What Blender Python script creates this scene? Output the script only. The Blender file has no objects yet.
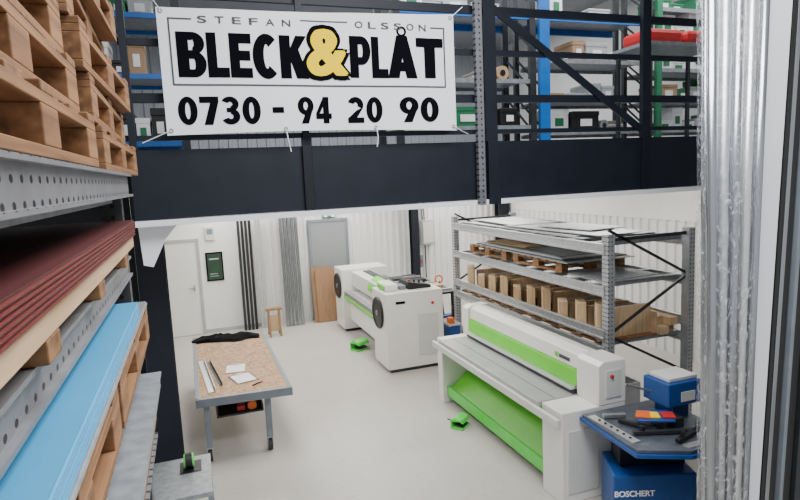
import bpy, bmesh, math, random
from mathutils import Vector, Matrix, noise
random.seed(7)
COL=bpy.context.scene.collection
# ---------------------------------------------------------------- materials
def nm(name):
    m=bpy.data.materials.new(name); m.use_nodes=True
    nt=m.node_tree; b=nt.nodes["Principled BSDF"]; return m,nt,b
def mat(name,c,rough=.5,metal=0.,var=.08,scale=8.,bump=.0,stretch=(1,1,1),c2=None,coat=0.,spec=.5):
    m,nt,b=nm(name); N=nt.nodes; L=nt.links
    tc=N.new("ShaderNodeTexCoord"); mp=N.new("ShaderNodeMapping"); mp.inputs["Scale"].default_value=stretch
    L.new(tc.outputs["Object"],mp.inputs["Vector"])
    nz=N.new("ShaderNodeTexNoise"); nz.inputs["Scale"].default_value=scale; nz.inputs["Detail"].default_value=5
    L.new(mp.outputs[0],nz.inputs["Vector"])
    cr=N.new("ShaderNodeValToRGB"); cr.color_ramp.elements[0].position=.3; cr.color_ramp.elements[1].position=.7
    if c2 is None:
        a=[max(0,v*(1-var)) for v in c]; d=[min(1,v*(1+var)) for v in c]
    else: a,d=c,c2
    cr.color_ramp.elements[0].color=(*a,1); cr.color_ramp.elements[1].color=(*d,1)
    L.new(nz.outputs["Fac"],cr.inputs[0]); L.new(cr.outputs[0],b.inputs["Base Color"])
    b.inputs["Roughness"].default_value=rough; b.inputs["Metallic"].default_value=metal
    b.inputs["Specular IOR Level"].default_value=spec
    if coat: b.inputs["Coat Weight"].default_value=coat
    if bump:
        bp=N.new("ShaderNodeBump"); bp.inputs["Strength"].default_value=bump; bp.inputs["Distance"].default_value=.01
        L.new(nz.outputs["Fac"],bp.inputs["Height"]); L.new(bp.outputs[0],b.inputs["Normal"])
    return m
def mat_floor():
    m,nt,b=nm("floor_epoxy"); N=nt.nodes; L=nt.links
    tc=N.new("ShaderNodeTexCoord")
    n1=N.new("ShaderNodeTexNoise"); n1.inputs["Scale"].default_value=1.1; n1.inputs["Detail"].default_value=6; L.new(tc.outputs["Object"],n1.inputs["Vector"])
    n2=N.new("ShaderNodeTexNoise"); n2.inputs["Scale"].default_value=9; n2.inputs["Detail"].default_value=8; n2.inputs["Roughness"].default_value=.7; L.new(tc.outputs["Object"],n2.inputs["Vector"])
    c1=N.new("ShaderNodeValToRGB"); c1.color_ramp.elements[0].position=.3; c1.color_ramp.elements[1].position=.7
    c1.color_ramp.elements[0].color=(.44,.42,.385,1); c1.color_ramp.elements[1].color=(.51,.49,.45,1); L.new(n1.outputs["Fac"],c1.inputs[0])
    c2=N.new("ShaderNodeValToRGB"); c2.color_ramp.elements[0].position=.30; c2.color_ramp.elements[1].position=.42
    c2.color_ramp.elements[0].color=(.78,.76,.74,1); c2.color_ramp.elements[1].color=(1,1,1,1); L.new(n2.outputs["Fac"],c2.inputs[0])
    mx=N.new("ShaderNodeMix"); mx.data_type='RGBA'; mx.blend_type='MULTIPLY'; mx.inputs[0].default_value=1
    L.new(c1.outputs[0],mx.inputs[6]); L.new(c2.outputs[0],mx.inputs[7]); L.new(mx.outputs[2],b.inputs["Base Color"])
    rr=N.new("ShaderNodeMapRange"); rr.inputs[3].default_value=.28; rr.inputs[4].default_value=.5; L.new(n1.outputs["Fac"],rr.inputs[0]); L.new(rr.outputs[0],b.inputs["Roughness"])
    return m
def mat_perf(name,c,axis='Y',pitch=.05,zp=.05,r=.2,metal=.5,rough=.45,z0=0.):
    m,nt,b=nm(name); N=nt.nodes; L=nt.links
    tc=N.new("ShaderNodeTexCoord"); sx=N.new("ShaderNodeSeparateXYZ"); L.new(tc.outputs["Object"],sx.inputs[0])
    def fr(out,p,off=0):
        a=N.new("ShaderNodeMath"); a.operation='MULTIPLY'; a.inputs[1].default_value=1/p; L.new(out,a.inputs[0])
        o=N.new("ShaderNodeMath"); o.operation='ADD'; o.inputs[1].default_value=off; L.new(a.outputs[0],o.inputs[0])
        f_=N.new("ShaderNodeMath"); f_.operation='FRACT'; L.new(o.outputs[0],f_.inputs[0])
        s=N.new("ShaderNodeMath"); s.operation='SUBTRACT'; s.inputs[1].default_value=.5; L.new(f_.outputs[0],s.inputs[0])
        q=N.new("ShaderNodeMath"); q.operation='MULTIPLY'; L.new(s.outputs[0],q.inputs[0]); L.new(s.outputs[0],q.inputs[1]); return q.outputs[0]
    a=fr(sx.outputs[axis],pitch); d=fr(sx.outputs['Z' if axis!='Z' else 'X'],zp,z0)
    s=N.new("ShaderNodeMath"); s.operation='ADD'; L.new(a,s.inputs[0]); L.new(d,s.inputs[1])
    l=N.new("ShaderNodeMath"); l.operation='LESS_THAN'; l.inputs[1].default_value=r*r; L.new(s.outputs[0],l.inputs[0])
    mx=N.new("ShaderNodeMix"); mx.data_type='RGBA'; L.new(l.outputs[0],mx.inputs[0])
    nz=N.new("ShaderNodeTexNoise"); nz.inputs["Scale"].default_value=12; L.new(tc.outputs["Object"],nz.inputs["Vector"])
    cr=N.new("ShaderNodeValToRGB"); cr.color_ramp.elements[0].color=(*[v*.7 for v in c],1); cr.color_ramp.elements[1].color=(*[min(1,v*1.2) for v in c],1)
    L.new(nz.outputs["Fac"],cr.inputs[0]); L.new(cr.outputs[0],mx.inputs[6]); mx.inputs[7].default_value=(.02,.02,.025,1)
    L.new(mx.outputs[2],b.inputs["Base Color"]); b.inputs["Metallic"].default_value=metal; b.inputs["Roughness"].default_value=rough
    return m
def mat_wood(name,c1,c2,axis='Y'):
    st={'X':(1,14,14),'Y':(14,1,14),'Z':(14,14,1)}[axis]
    return mat(name,c1,.7,0,scale=2.2,stretch=st,c2=c2,bump=.15)
def mat_osb():
    m,nt,b=nm("osb"); N=nt.nodes; L=nt.links
    tc=N.new("ShaderNodeTexCoord"); v=N.new("ShaderNodeTexVoronoi"); v.inputs["Scale"].default_value=20
    mp=N.new("ShaderNodeMapping"); mp.inputs["Scale"].default_value=(1.6,1,1); L.new(tc.outputs["Object"],mp.inputs[0])
    L.new(mp.outputs[0],v.inputs["Vector"])
    sp=N.new("ShaderNodeSeparateColor"); L.new(v.outputs["Color"],sp.inputs[0])
    cr=N.new("ShaderNodeValToRGB"); e=cr.color_ramp.elements; e[0].color=(.28,.15,.07,1); e[1].color=(.50,.32,.17,1)
    L.new(sp.outputs[0],cr.inputs[0]); L.new(cr.outputs[0],b.inputs["Base Color"]); b.inputs["Roughness"].default_value=.65
    return m
M={}
M['floor']=mat_floor()
M['wall']=mat("wall_white",(.80,.79,.77),.6,0,.03,3)
M['wallc']=mat("corrugated_white",(.76,.76,.75),.4,.05,.03,3)
M['wallg']=mat("corrugated_grey",(.42,.44,.47),.4,.1,.05,3)
M['ceil']=mat("ceiling_grey",(.34,.35,.36),.7,0,.05,3)
M['navy']=mat("navy_steel",(.009,.012,.020),.5,.0,.15,5,spec=.3)
M['navy2']=mat("navy_panel",(.007,.009,.014),.5,.0,.2,2,spec=.3)
M['black']=mat("black_plastic",(.008,.008,.009),.45)
M['cloth']=mat("black_cloth",(.006,.006,.007),.95,0,.2,20,spec=.1)
M['dark']=mat("dark_steel",(.04,.045,.05),.45,.5,.2)
M['galv']=mat("galvanised",(.48,.50,.52),.38,.75,.15,25)
M['galvd']=mat("galvanised_dull",(.30,.32,.34),.5,.5,.2,18)
M['perfY']=mat_perf("perforated_beam",(.25,.25,.26),'Y',.06,.0425,.17,z0=.5)
M['perfZ']=mat_perf("perforated_post",(.42,.44,.46),'Z',.05,.045,.18)
M['perfZg']=mat_perf("perforated_post_grey",(.22,.23,.25),'Z',.05,.045,.18)
M['perfZd']=mat_perf("perforated_post_dark",(.07,.075,.08),'Z',.05,.045,.2)
M['white']=mat("machine_white",(.78,.77,.73),.35,0,.02,4,coat=.2)
M['offw']=mat("off_white",(.62,.63,.60),.4,0,.03)
M['green']=mat("machine_green",(.13,.60,.03),.4,0,.06,4)
M['green2']=mat("bright_green",(.10,.66,.08),.4)
M['steel']=mat("bare_steel",(.42,.43,.44),.32,.8,.1,20)
M['bed']=mat("machined_bed",(.42,.43,.43),.4,.4,.06,3)
M['steeld']=mat("worn_work_table",(.12,.14,.17),.4,.5,.2,14)
M['alu']=mat("aluminium",(.64,.65,.66),.3,.8,.05,20)
M['blue']=mat("machine_blue",(.007,.065,.26),.4,0,.08)
M['sky']=mat("blue_rack_paint",(.008,.13,.46),.4)
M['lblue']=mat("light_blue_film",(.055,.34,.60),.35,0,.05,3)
M['lblue2']=mat("light_blue_film_deep",(.04,.25,.46),.35,0,.05,3)  # deeper blue, used on every second sheet of the stack
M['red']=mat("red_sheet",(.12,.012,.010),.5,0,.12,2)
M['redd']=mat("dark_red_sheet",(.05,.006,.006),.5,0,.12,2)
M['redb']=mat("bright_red",(.50,.02,.02),.5)
M['orange']=mat("orange_plastic",(.75,.14,.01),.5)
M['yel']=mat("yellow_print",(.95,.66,.0),.9,0,.0,spec=.05)
M['ink']=mat("black_print",(.004,.004,.006),.9,0,.0,spec=.03)
M['inkg']=mat("grey_print",(.08,.08,.09),.8,0,.0,spec=.1)
M['vinyl']=mat("white_vinyl",(.80,.81,.86),.5,0,.02,2)
M['paper']=mat("paper",(.85,.85,.85),.7)
M['woodY']=mat_wood("pallet_wood_long",(.12,.05,.018),(.30,.15,.06),'Y')
M['woodX']=mat_wood("pallet_wood_cross",(.11,.048,.017),(.28,.14,.055),'X')
M['woodL']=mat_wood("light_wood",(.44,.29,.15),(.58,.41,.25),'Y')
M['woodP']=mat_wood("tan_dividers",(.46,.31,.17),(.62,.45,.27),'Z')
M['woodZ']=mat_wood("plywood",(.24,.13,.065),(.33,.19,.10),'Z')
M['card']=mat("cardboard",(.40,.26,.15),.8,0,.08,3)
M['osb']=mat_osb()
M['boxg']=mat("green_crate",(.015,.18,.08),.5)
M['tube']=mat("grey_tube",(.34,.36,.38),.25,.85,.12,6,stretch=(1,1,.15))
M['rubber']=mat("rubber",(.03,.03,.03),.7)
M['grey']=mat("grey_paint",(.19,.22,.25),.45,.1,.1)
M['lgrey']=mat("light_grey_paint",(.42,.44,.45),.45,.1,.08)
M['door']=mat("door_grey",(.26,.28,.29),.45,.1,.04,3)
M['poster']=mat("poster_print",(.012,.07,.03),.5,0,scale=6,c2=(.02,.03,.02))
def wrapmat():
    m,nt,b=nm("plastic_wrap"); N=nt.nodes; L=nt.links
    b.inputs["Base Color"].default_value=(.78,.80,.85,1); b.inputs["Roughness"].default_value=.06
    tc=N.new("ShaderNodeTexCoord"); mp=N.new("ShaderNodeMapping"); mp.inputs["Scale"].default_value=(14,14,6); L.new(tc.outputs["Object"],mp.inputs[0])
    nz=N.new("ShaderNodeTexNoise"); nz.inputs["Scale"].default_value=2.0; nz.inputs["Detail"].default_value=5; nz.inputs["Distortion"].default_value=2.0
    L.new(mp.outputs[0],nz.inputs["Vector"])
    cr=N.new("ShaderNodeValToRGB"); cr.color_ramp.elements[0].position=.54; cr.color_ramp.elements[1].position=.62
    cr.color_ramp.elements[0].color=(.06,.06,.06,1); cr.color_ramp.elements[1].color=(.42,.42,.42,1)
    L.new(nz.outputs["Fac"],cr.inputs[0]); L.new(cr.outputs[0],b.inputs["Alpha"])
    bp=N.new("ShaderNodeBump"); bp.inputs["Strength"].default_value=1.0; bp.inputs["Distance"].default_value=.025
    L.new(nz.outputs["Fac"],bp.inputs["Height"]); L.new(bp.outputs[0],b.inputs["Normal"]); return m
M['wrap']=wrapmat()
# ---------------------------------------------------------------- builders
def tag(o,label,cat,group=None,kind=None):
    o["label"]=label; o["category"]=cat
    if group: o["group"]=group
    if kind: o["kind"]=kind
    return o
def thing(name,loc,label,cat,group=None,rz=0):
    e=bpy.data.objects.new(name,None); e.empty_display_size=.1; e.location=loc; e.rotation_euler[2]=rz
    COL.objects.link(e); return tag(e,label,cat,group)
class B:
    def __init__(s): s.bm=bmesh.new()
    def box(s,x0,x1,y0,y1,z0,z1,rot=None,piv=None):
        mt=Matrix.Translation(((x0+x1)/2,(y0+y1)/2,(z0+z1)/2))@Matrix.Diagonal((abs(x1-x0),abs(y1-y0),abs(z1-z0),1))
        r=bmesh.ops.create_cube(s.bm,size=1,matrix=mt)
        if rot is not None:
            c=Vector(piv) if piv else Vector(((x0+x1)/2,(y0+y1)/2,(z0+z1)/2))
            bmesh.ops.rotate(s.bm,verts=r['verts'],cent=c,matrix=rot)
        return s
    def cyl(s,p0,p1,r,n=16,r2=None):
        p0=Vector(p0);p1=Vector(p1);d=p1-p0
        q=d.to_track_quat('Z','Y').to_matrix().to_4x4()
        bmesh.ops.create_cone(s.bm,cap_ends=True,segments=n,radius1=r,radius2=r if r2 is None else r2,depth=d.length,matrix=Matrix.Translation((p0+p1)/2)@q)
        return s
    def bar(s,p0,p1,w,t,up=(0,0,1)):
        p0=Vector(p0);p1=Vector(p1);d=(p1-p0); z=d.normalized(); x=Vector(up).cross(z)
        if x.length<1e-4: x=Vector((1,0,0))
        x.normalize(); y=z.cross(x)
        m=Matrix((x,y,z)).transposed().to_4x4()
        bmesh.ops.create_cube(s.bm,size=1,matrix=Matrix.Translation((p0+p1)/2)@m@Matrix.Diagonal((w,t,d.length,1)))
        return s
    def prism(s,pts,axis,a,b):
        def P(u,v,w):
            return {'X':(w,u,v),'Y':(u,w,v),'Z':(u,v,w)}[axis]
        A=[s.bm.verts.new(P(u,v,a)) for u,v in pts]; C=[s.bm.verts.new(P(u,v,b)) for u,v in pts]
        n=len(pts); s.bm.faces.new(A); s.bm.faces.new(C[::-1])
        for i in range(n): s.bm.faces.new((A[i],C[i],C[(i+1)%n],A[(i+1)%n]))
        bmesh.ops.recalc_face_normals(s.bm,faces=s.bm.faces[:]); return s
    def tubepath(s,pts,r,n=10):
        for i in range(len(pts)-1): s.cyl(pts[i],pts[i+1],r,n)
        return s
    def torus(s,c,R,r,axis='X',n=40,m=10):
        vs=[]
        for i in range(n):
            t=2*math.pi*i/n; ring=[]
            for j in range(m):
                u=2*math.pi*j/m; rr=R+r*math.cos(u); h=r*math.sin(u)
                a_,b_=rr*math.cos(t),rr*math.sin(t)
                v={'X':(h,a_,b_),'Y':(a_,h,b_),'Z':(a_,b_,h)}[axis]
                ring.append(s.bm.verts.new(Vector(c)+Vector(v)))
            vs.append(ring)
        for i in range(n):
            for j in range(m):
                s.bm.faces.new((vs[i][j],vs[(i+1)%n][j],vs[(i+1)%n][(j+1)%m],vs[i][(j+1)%m]))
        return s
    def done(s,name,m,root=None,bev=0.,label=None,smooth=False):
        me=bpy.data.meshes.new(name)
        if root is not None: off=Vector(root.get("_o",root.location))
        else:
            vs=[v.co for v in s.bm.verts]
            off=Vector(((min(v.x for v in vs)+max(v.x for v in vs))/2,(min(v.y for v in vs)+max(v.y for v in vs))/2,min(v.z for v in vs)))
        bmesh.ops.translate(s.bm,verts=s.bm.verts,vec=-off)
        bmesh.ops.recalc_face_normals(s.bm,faces=s.bm.faces[:])
        s.bm.to_mesh(me); s.bm.free()
        me.materials.append(M[m] if isinstance(m,str) else m)
        o=bpy.data.objects.new(name,me); COL.objects.link(o)
        if root is not None: o.parent=root
        else: o.location=off
        if bev:
            md=o.modifiers.new("bevel","BEVEL"); md.width=bev; md.segments=2; md.limit_method='ANGLE'
        if smooth:
            for p in me.polygons: p.use_smooth=len(p.vertices)<=4
        if label: o["label"]=label
        return o
def struct(o,label=None):
    o["kind"]="structure"; 
    if label: o["label"]=label
    return o
def text_part(txt,x0,x1,z0,z1,y,m,root,name="lettering",off=.0,bold=0.,wavf=None,yslope=0.):
    cu=bpy.data.curves.new("t","FONT"); cu.body=txt; cu.size=1; cu.offset=off; cu.extrude=0.004
    to=bpy.data.objects.new("t",cu); COL.objects.link(to)
    dg=bpy.context.evaluated_depsgraph_get(); me=bpy.data.meshes.new_from_object(to.evaluated_get(dg))
    bpy.data.objects.remove(to)
    bm=bmesh.new(); bm.from_mesh(me)
    xs=[v.co.x for v in bm.verts]; ys=[v.co.y for v in bm.verts]; mx0,mx1,my0,my1=min(xs),max(xs),min(ys),max(ys)
    if bold:
        base=bm.copy(); tmp=bpy.data.meshes.new("tmp")
        for dx,dy in ((bold,0),(-bold,0),(0,bold*.6),(0,-bold*.6),(bold*.7,bold*.5),(-bold*.7,-bold*.5),(bold*.7,-bold*.5),(-bold*.7,bold*.5)):
            c=base.copy(); bmesh.ops.translate(c,verts=c.verts,vec=(dx,dy,.0002*random.random())); c.to_mesh(tmp); c.free(); bm.from_mesh(tmp)
        base.free(); mx0-=bold;mx1+=bold;my0-=bold*.6;my1+=bold*.6
    o0=Vector(root.location)
    for v in bm.verts:
        u=(v.co.x-mx0)/(mx1-mx0); w=(v.co.y-my0)/(my1-my0); d=v.co.z
        X=x0+(x1-x0)*u; Z=z0+(z1-z0)*w; p=Vector((X,y-d*.3+(wavf(X,Z) if wavf else 0)+yslope*(X-x0),Z))
        v.co=p-o0
    bm.to_mesh(me); bm.free()
    me.materials.clear(); me.materials.append(M[m])
    o=bpy.data.objects.new(name,me); COL.objects.link(o); o.parent=root; return o
def arc(cx,cz,rx,rz,tx,tz,a0,a1,n=28):
    out=[]
    for i in range(n):
        p=math.radians(a0+(a1-a0)*i/n); q=math.radians(a0+(a1-a0)*(i+1)/n)
        out.append([(cx+rx*math.cos(p),cz+rz*math.sin(p)),(cx+rx*math.cos(q),cz+rz*math.sin(q)),(cx+(rx-tx)*math.cos(q),cz+(rz-tz)*math.sin(q)),(cx+(rx-tx)*math.cos(p),cz+(rz-tz)*math.sin(p))])
    return out
def R4(a,b,c,d): return [(a,b),(c,b),(c,d),(a,d)]
def glyph(ch):
    s=.41; h=.225
    if ch=='L': return [R4(0,0,s*1.1,1),R4(s*1.1,0,1,h)]
    if ch=='E': return [R4(0,0,s*1.08,1),R4(s,0,1,h),R4(s,1-h,1,1),R4(s,.39,.93,.39+h)]
    if ch=='T': return [R4(0,1-h,1,1),R4(.5-s/2,0,.5+s/2,1-h)]
    if ch=='K': return [R4(0,0,s*.95,1),[(.30,.28),(.30,.60),(.60,1),(1.0,1)],[(.34,.50),(.64,.77),(1.03,0),(.58,0)]]
    if ch=='P': return [R4(0,0,s,1),R4(s,1-.2,.55,1),R4(s,.31,.55,.31+.19)]+arc(.55,.655,.45,.345,.38,.19,-90,90)
    if ch=='B': return [R4(0,0,s,1),R4(s,1-.18,.55,1),R4(s,.41,.6,.60),R4(s,0,.58,.18)]+arc(.54,.75,.43,.25,.37,.16,-90,90)+arc(.55,.295,.45,.295,.39,.17,-90,90)
    if ch=='C': return arc(.53,.5,.53,.52,.42,.24,48,312,40)
    if ch=='Å': return [[(0,0),(.38,0),(.63,.82),(.32,.82)],[(.62,0),(1,0),(.68,.82),(.37,.82)],R4(.2,.13,.8,.31)]+arc(.5,.90,.17,.10,.07,.042,0,360,24)
    if ch=='0': return arc(.5,.5,.5,.5,.37,.21,0,360,40)
    if ch=='7': return [R4(0,.78,1,1),[(.56,.80),(1,.82),(.64,0),(.18,0)]]
    if ch=='4': return [R4(.46,0,.84,1),R4(0,.17,1,.38),[(.50,1),(.50,.68),(.25,.38),(0,.38)]]
    if ch=='3': return arc(.47,.73,.47,.27,.34,.19,-85,155)+arc(.48,.29,.50,.29,.37,.20,-155,88)+[R4(.28,.44,.55,.60)]
    if ch=='2': return arc(.48,.69,.47,.31,.35,.21,-28,160)+[[(.55,.50),(.94,.60),(.52,.18),(.0,.18)],R4(.0,0,.97,.21)]
    if ch=='9': return arc(.5,.66,.5,.34,.36,.185,0,360,36)+[[(.64,.66),(1,.66),(.64,0),(.18,0)]]
    return [R4(0,0,1,1)]
def glyph_part(ch,x0,x1,z0,z1,y,m,root,wavf):
    bm=bmesh.new(); o0=Vector(root.location)
    for k,poly in enumerate(glyph(ch)):
        pts=[]
        for u,w in poly:
            X=x0+(x1-x0)*u; Z=z0+(z1-z0)*w; pts.append(bm.verts.new(Vector((X,y+wavf(X,Z)-.0001*(k%3),Z))-o0))
        bm.faces.new(pts)
    bmesh.ops.triangulate(bm,faces=bm.faces[:])
    me=bpy.data.meshes.new("lettering"); bm.to_mesh(me); bm.free(); me.materials.append(M[m])
    o=bpy.data.objects.new("lettering",me); COL.objects.link(o); o.parent=root; return o
# ---------------------------------------------------------------- camera
f=578; a=math.radians(19.5); p=math.radians(7.3); r=math.radians(2.6); H=3.25
sa,ca,sp,cp=math.sin(a),math.cos(a),math.sin(p),math.cos(p)
F=Vector((sa*cp,ca*cp,-sp));R=Vector((ca,-sa,0));U=Vector((sa*sp,ca*sp,cp))
Rc=R*math.cos(r)-U*math.sin(r); Uc=R*math.sin(r)+U*math.cos(r)
cam=bpy.data.cameras.new("camera"); cam.sensor_width=36; cam.lens=f/800*36; cam.clip_start=.02
co=bpy.data.objects.new("camera",cam); mw=Matrix((Rc,Uc,-F)).transposed().to_4x4(); mw.translation=(0,0,H); co.matrix_world=mw
COL.objects.link(co); bpy.context.scene.camera=co
# ---------------------------------------------------------------- room
struct(B().box(-3.5,7.7,-1,13.4,-.1,0).done("floor","floor"))
struct(B().box(-3.5,1.45,13.2,13.4,0,3.3).done("wall_back","wall"))
def corr(name,p0,p1,z0,z1,m,pitch=.14,dep=.03,thick=.1,side=1):
    p0=Vector((*p0,0));p1=Vector((*p1,0)); d=(p1-p0); Lh=d.length; d.normalize(); n=Vector((d.y,-d.x,0))*side
    k=int(Lh/pitch); bm=bmesh.new(); prof=[]
    for i in range(k):
        for u,h in ((0,0),(.5,0),(.6,1),(.9,1)): prof.append(p0+d*((i+u)*Lh/k)+n*h*dep)
    prof.append(p1); back=[p1-n*thick,p0-n*thick]
    A=[bm.verts.new((q.x,q.y,z0)) for q in prof]; C=[bm.verts.new((q.x,q.y,z1)) for q in prof]
    for i in range(len(A)-1): bm.faces.new((A[i],A[i+1],C[i+1],C[i]))
    bA=[bm.verts.new((q.x,q.y,z0)) for q in back]; bC=[bm.verts.new((q.x,q.y,z1)) for q in back]
    bm.faces.new((bA[0],bA[1],bC[1],bC[0]))
    bm.faces.new((A[-1],bA[0],bC[0],C[-1])); bm.faces.new((bA[1],A[0],C[0],bC[1]))
    b=B(); b.bm.free(); b.bm=bm; return b.done(name,m)
struct(corr("wall_back_ribbed",(1.45,13.2),(7.6,13.2),0,3.3,"wallc",.16,.025))
struct(corr("wall_right",(7.6,13.2),(7.6,-1),0,2.3,"wallc",.2,.03))
struct(B().box(7.57,7.7,-1,13.2,2.3,6.3).done("wall_right_upper","wall"))
struct(corr("wall_back_upper",(-3.5,13.2),(7.6,13.2),3.5,6.3,"wallg",.2,.03))
struct(B().box(-3.6,-3.5,-1,13.4,0,6.3).done("wall_left","wall"))
struct(B().box(-3.6,7.7,-1,13.4,6.3,6.4).done("ceiling","ceil"))
b=B(); b.box(-3.5,1.45,13.18,13.2,0,.08); struct(b.done("baseboard_back","lgrey"))
struct(B().box(-3.5,7.6,4.95,13.2,3.42,3.52).done("trim_1","ceil"),"mezzanine deck")
# ---------------------------------------------------------------- mezzanine fascia beam and columns
t=thing("mezzanine_beam",(2.6,4.86,2.99),"long dark navy steel edge beam carrying the upper floor","beam")
b=B(); b.box(-.42,7.5,4.84,4.94,3.0,3.53); b.done("web","navy",t)
b=B(); b.box(-.42,7.5,4.80,4.94,2.95,2.995); b.done("lower_flange","vinyl",t,label="pale lower lip")
for x in (.93,4.43):
    B().box(x-.04,x+.04,4.80,4.84,3.005,3.6).done("bracket","navy2",t,.004)
b=B().box(2.60,2.72,4.78,4.84,2.95,3.53); b.done("bracket","navy",t,.004)
t=thing("support_column",(-.39,5.75,0),"dark navy steel column below the upper floor","column")
b=B(); b.box(-.52,-.28,5.65,5.665,0,3.42).box(-.52,-.28,5.865,5.88,0,3.42).box(-.41,-.39,5.665,5.865,0,3.42); b.done("shaft","navy",t)
B().box(-.57,-.23,5.6,5.93,0,.02).done("base_plate","navy",t)
o=B().box(-1.9,-.55,5.95,6.0,0,3.4).done("backdrop_panel","navy2"); tag(o,"added dark navy stand-in partition panel beside the steel column","backdrop")  # added panel, stands in for the dark clutter left of the column
t=thing("support_column",(4.95,12.9,0),"dark steel column by the ribbed rear wall","column")
b=B(); b.box(4.86,5.04,12.8,12.815,0,3.42).box(4.86,5.04,12.985,13.0,0,3.42).box(4.94,4.96,12.815,12.985,0,3.42); b.done("shaft","navy",t)
B().box(4.82,5.08,12.77,13.03,0,.02).done("base_plate","navy",t)
t=thing("support_column",(7.35,12.9,0),"dark steel column in the corner","column")
b=B(); b.box(7.2,7.5,12.8,12.82,0,3.42).box(7.2,7.5,12.99,13.01,0,3.42).box(7.34,7.36,12.82,12.99,0,3.42); b.done("shaft","navy",t)
B().box(7.15,7.55,12.75,13.06,0,.02).done("base_plate","navy",t)
t=thing("guard_railing",(2.5,4.86,3.53),"dark navy steel guard railing with a diagonal brace","railing")
for z,h in ((4.70,.07),(4.33,.05),(3.92,.07),(3.62,.04)):
    B().box(-.42,7.5,4.85,4.89,z-h/2,z+h/2).done("rail","navy",t)
for x,w in ((-.38,.05),(.93,.05),(2.65,.12),(4.43,.10),(6.2,.06)):
    B().box(x-w/2,x+w/2,4.80,4.85,3.53,5.6 if x>2 else 4.75).done("post","navy",t)
b=B(); b.bar((2.7,4.835,4.72),(4.38,4.835,3.62),.07,.02,(0,1,0)); b.done("brace","navy",t)
t=thing("upright_post",(2.5,4.78,2.95),"grey galvanised perforated post bolted to the railing","post")
b=B(); b.box(2.48,2.55,4.755,4.80,2.95,5.6); b.done("channel","perfZg",t)
for z in (3.1,3.4,4.0,4.6):
    b=B(); b.cyl((2.515,4.755,z),(2.515,4.74,z),.012,8); b.done("bolt","steel",t)
# ---------------------------------------------------------------- banner
t=thing("banner",(1.06,4.7,3.63),"white vinyl company banner with black and yellow print","banner")
BX0,BX1=-.13,2.245
def ztop(u): return 4.545+.06*u-.012*math.sin(math.pi*u)
def zbot(u): return 3.625+.0*u+.02*math.sin(math.pi*u)
def wav(x,z): return .006*math.sin(x*5.5+z*2)+.002*math.sin(x*13)
bm=bmesh.new(); g=[]
for i in range(97):
    u=i/96; row=[]
    for j in range(25):
        v=j/24; x=BX0+(BX1-BX0)*u; z=zbot(u)+(ztop(u)-zbot(u))*v
        row.append(bm.verts.new((x,4.70+wav(x,z),z)))
    g.append(row)
for i in range(96):
    for j in range(24): bm.faces.new((g[i][j],g[i+1][j],g[i+1][j+1],g[i][j+1]))
b=B(); b.bm.free(); b.bm=bm; sh=b.done("vinyl_sheet","vinyl",t,smooth=True)
YT=4.6955
def tp(txt,x0,x1,z0,z1,m,off=0,name="lettering",y=YT,bold=0): return text_part(txt,x0,x1,z0,z1,y,m,t,name,off,bold=bold,wavf=wav)
def word(s,x0,x1,z0,z1,ws,gap=.012):
    tot=sum(ws); W=(x1-x0)-gap*(len(s)-1); x=x0
    for ch,w in zip(s,ws):
        ww=W*w/tot; glyph_part(ch,x,x+ww,z0,z1,YT,"ink",t,wav); x+=ww+gap
word("BLECK",-.012,.958,4.05,4.378,[1.1,.84,.88,1.08,1.16],.007)
word("PL",1.305,1.632,4.062,4.392,[1.1,.88],.007)
glyph_part("Å",1.628,1.892,4.064,4.485,YT,"ink",t,wav)
glyph_part("T",1.888,2.138,4.068,4.398,YT,"ink",t,wav)
tp("&",.915,1.320,4.035,4.472,"ink",.0,"ampersand_outline",YT-.001,bold=.10)
tp("&",.950,1.288,4.072,4.438,"yel",.0,"ampersand",YT-.0035,bold=.05)
for ch,x0 in zip("STEFAN",[.15+.125*i for i in range(6)]): tp(ch,x0,x0+.066,4.445,4.495,"inkg",.0,bold=.012)
for ch,x0 in zip("OLSSON",[1.36+.112*i for i in range(6)]): tp(ch,x0,x0+.066,4.455,4.507,"inkg",.0,bold=.012)
for s,x0,x1 in (("0730",-.04,.565),("-",.655,.745),("94",.855,1.13),("20",1.265,1.565),("90",1.715,2.08)):
    if s=="-": glyph_part("-",x0,x1,3.785,3.83,YT,"ink",t,wav)
    else: word(s,x0,x1,3.70,3.91,[1]*len(s),.016)
y0,y1=YT-.001,YT+.003
def seg(xa,xb,za,zb):
    b=B(); n=max(1,int((xb-xa)/.05))
    for i in range(n):
        u0=xa+(xb-xa)*i/n; u1=xa+(xb-xa)*(i+1)/n; dy=wav((u0+u1)/2,(za+zb)/2); b.box(u0,u1,y0+dy,y1+dy,za,zb)
    b.done("printed_frame","inkg",t)
for q in ((-.055,2.155,3.990,4.002),(-.058,-.046,3.995,4.475),(2.145,2.157,3.995,4.49),(-.055,.11,4.465,4.475),(2.03,2.155,4.48,4.49),(.92,1.30,4.492,4.500)): seg(*q)
for x,z in [(BX0+.03,4.52),(BX0+.03,3.66),(BX1-.03,4.575),(BX1-.03,3.66),(.75,3.66),(1.5,3.66)]:
    b=B(); b.torus((x,4.70+wav(x,z)-.006,z),.013,.004,'Y',16,6); b.done("eyelet","steel",t)
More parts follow.
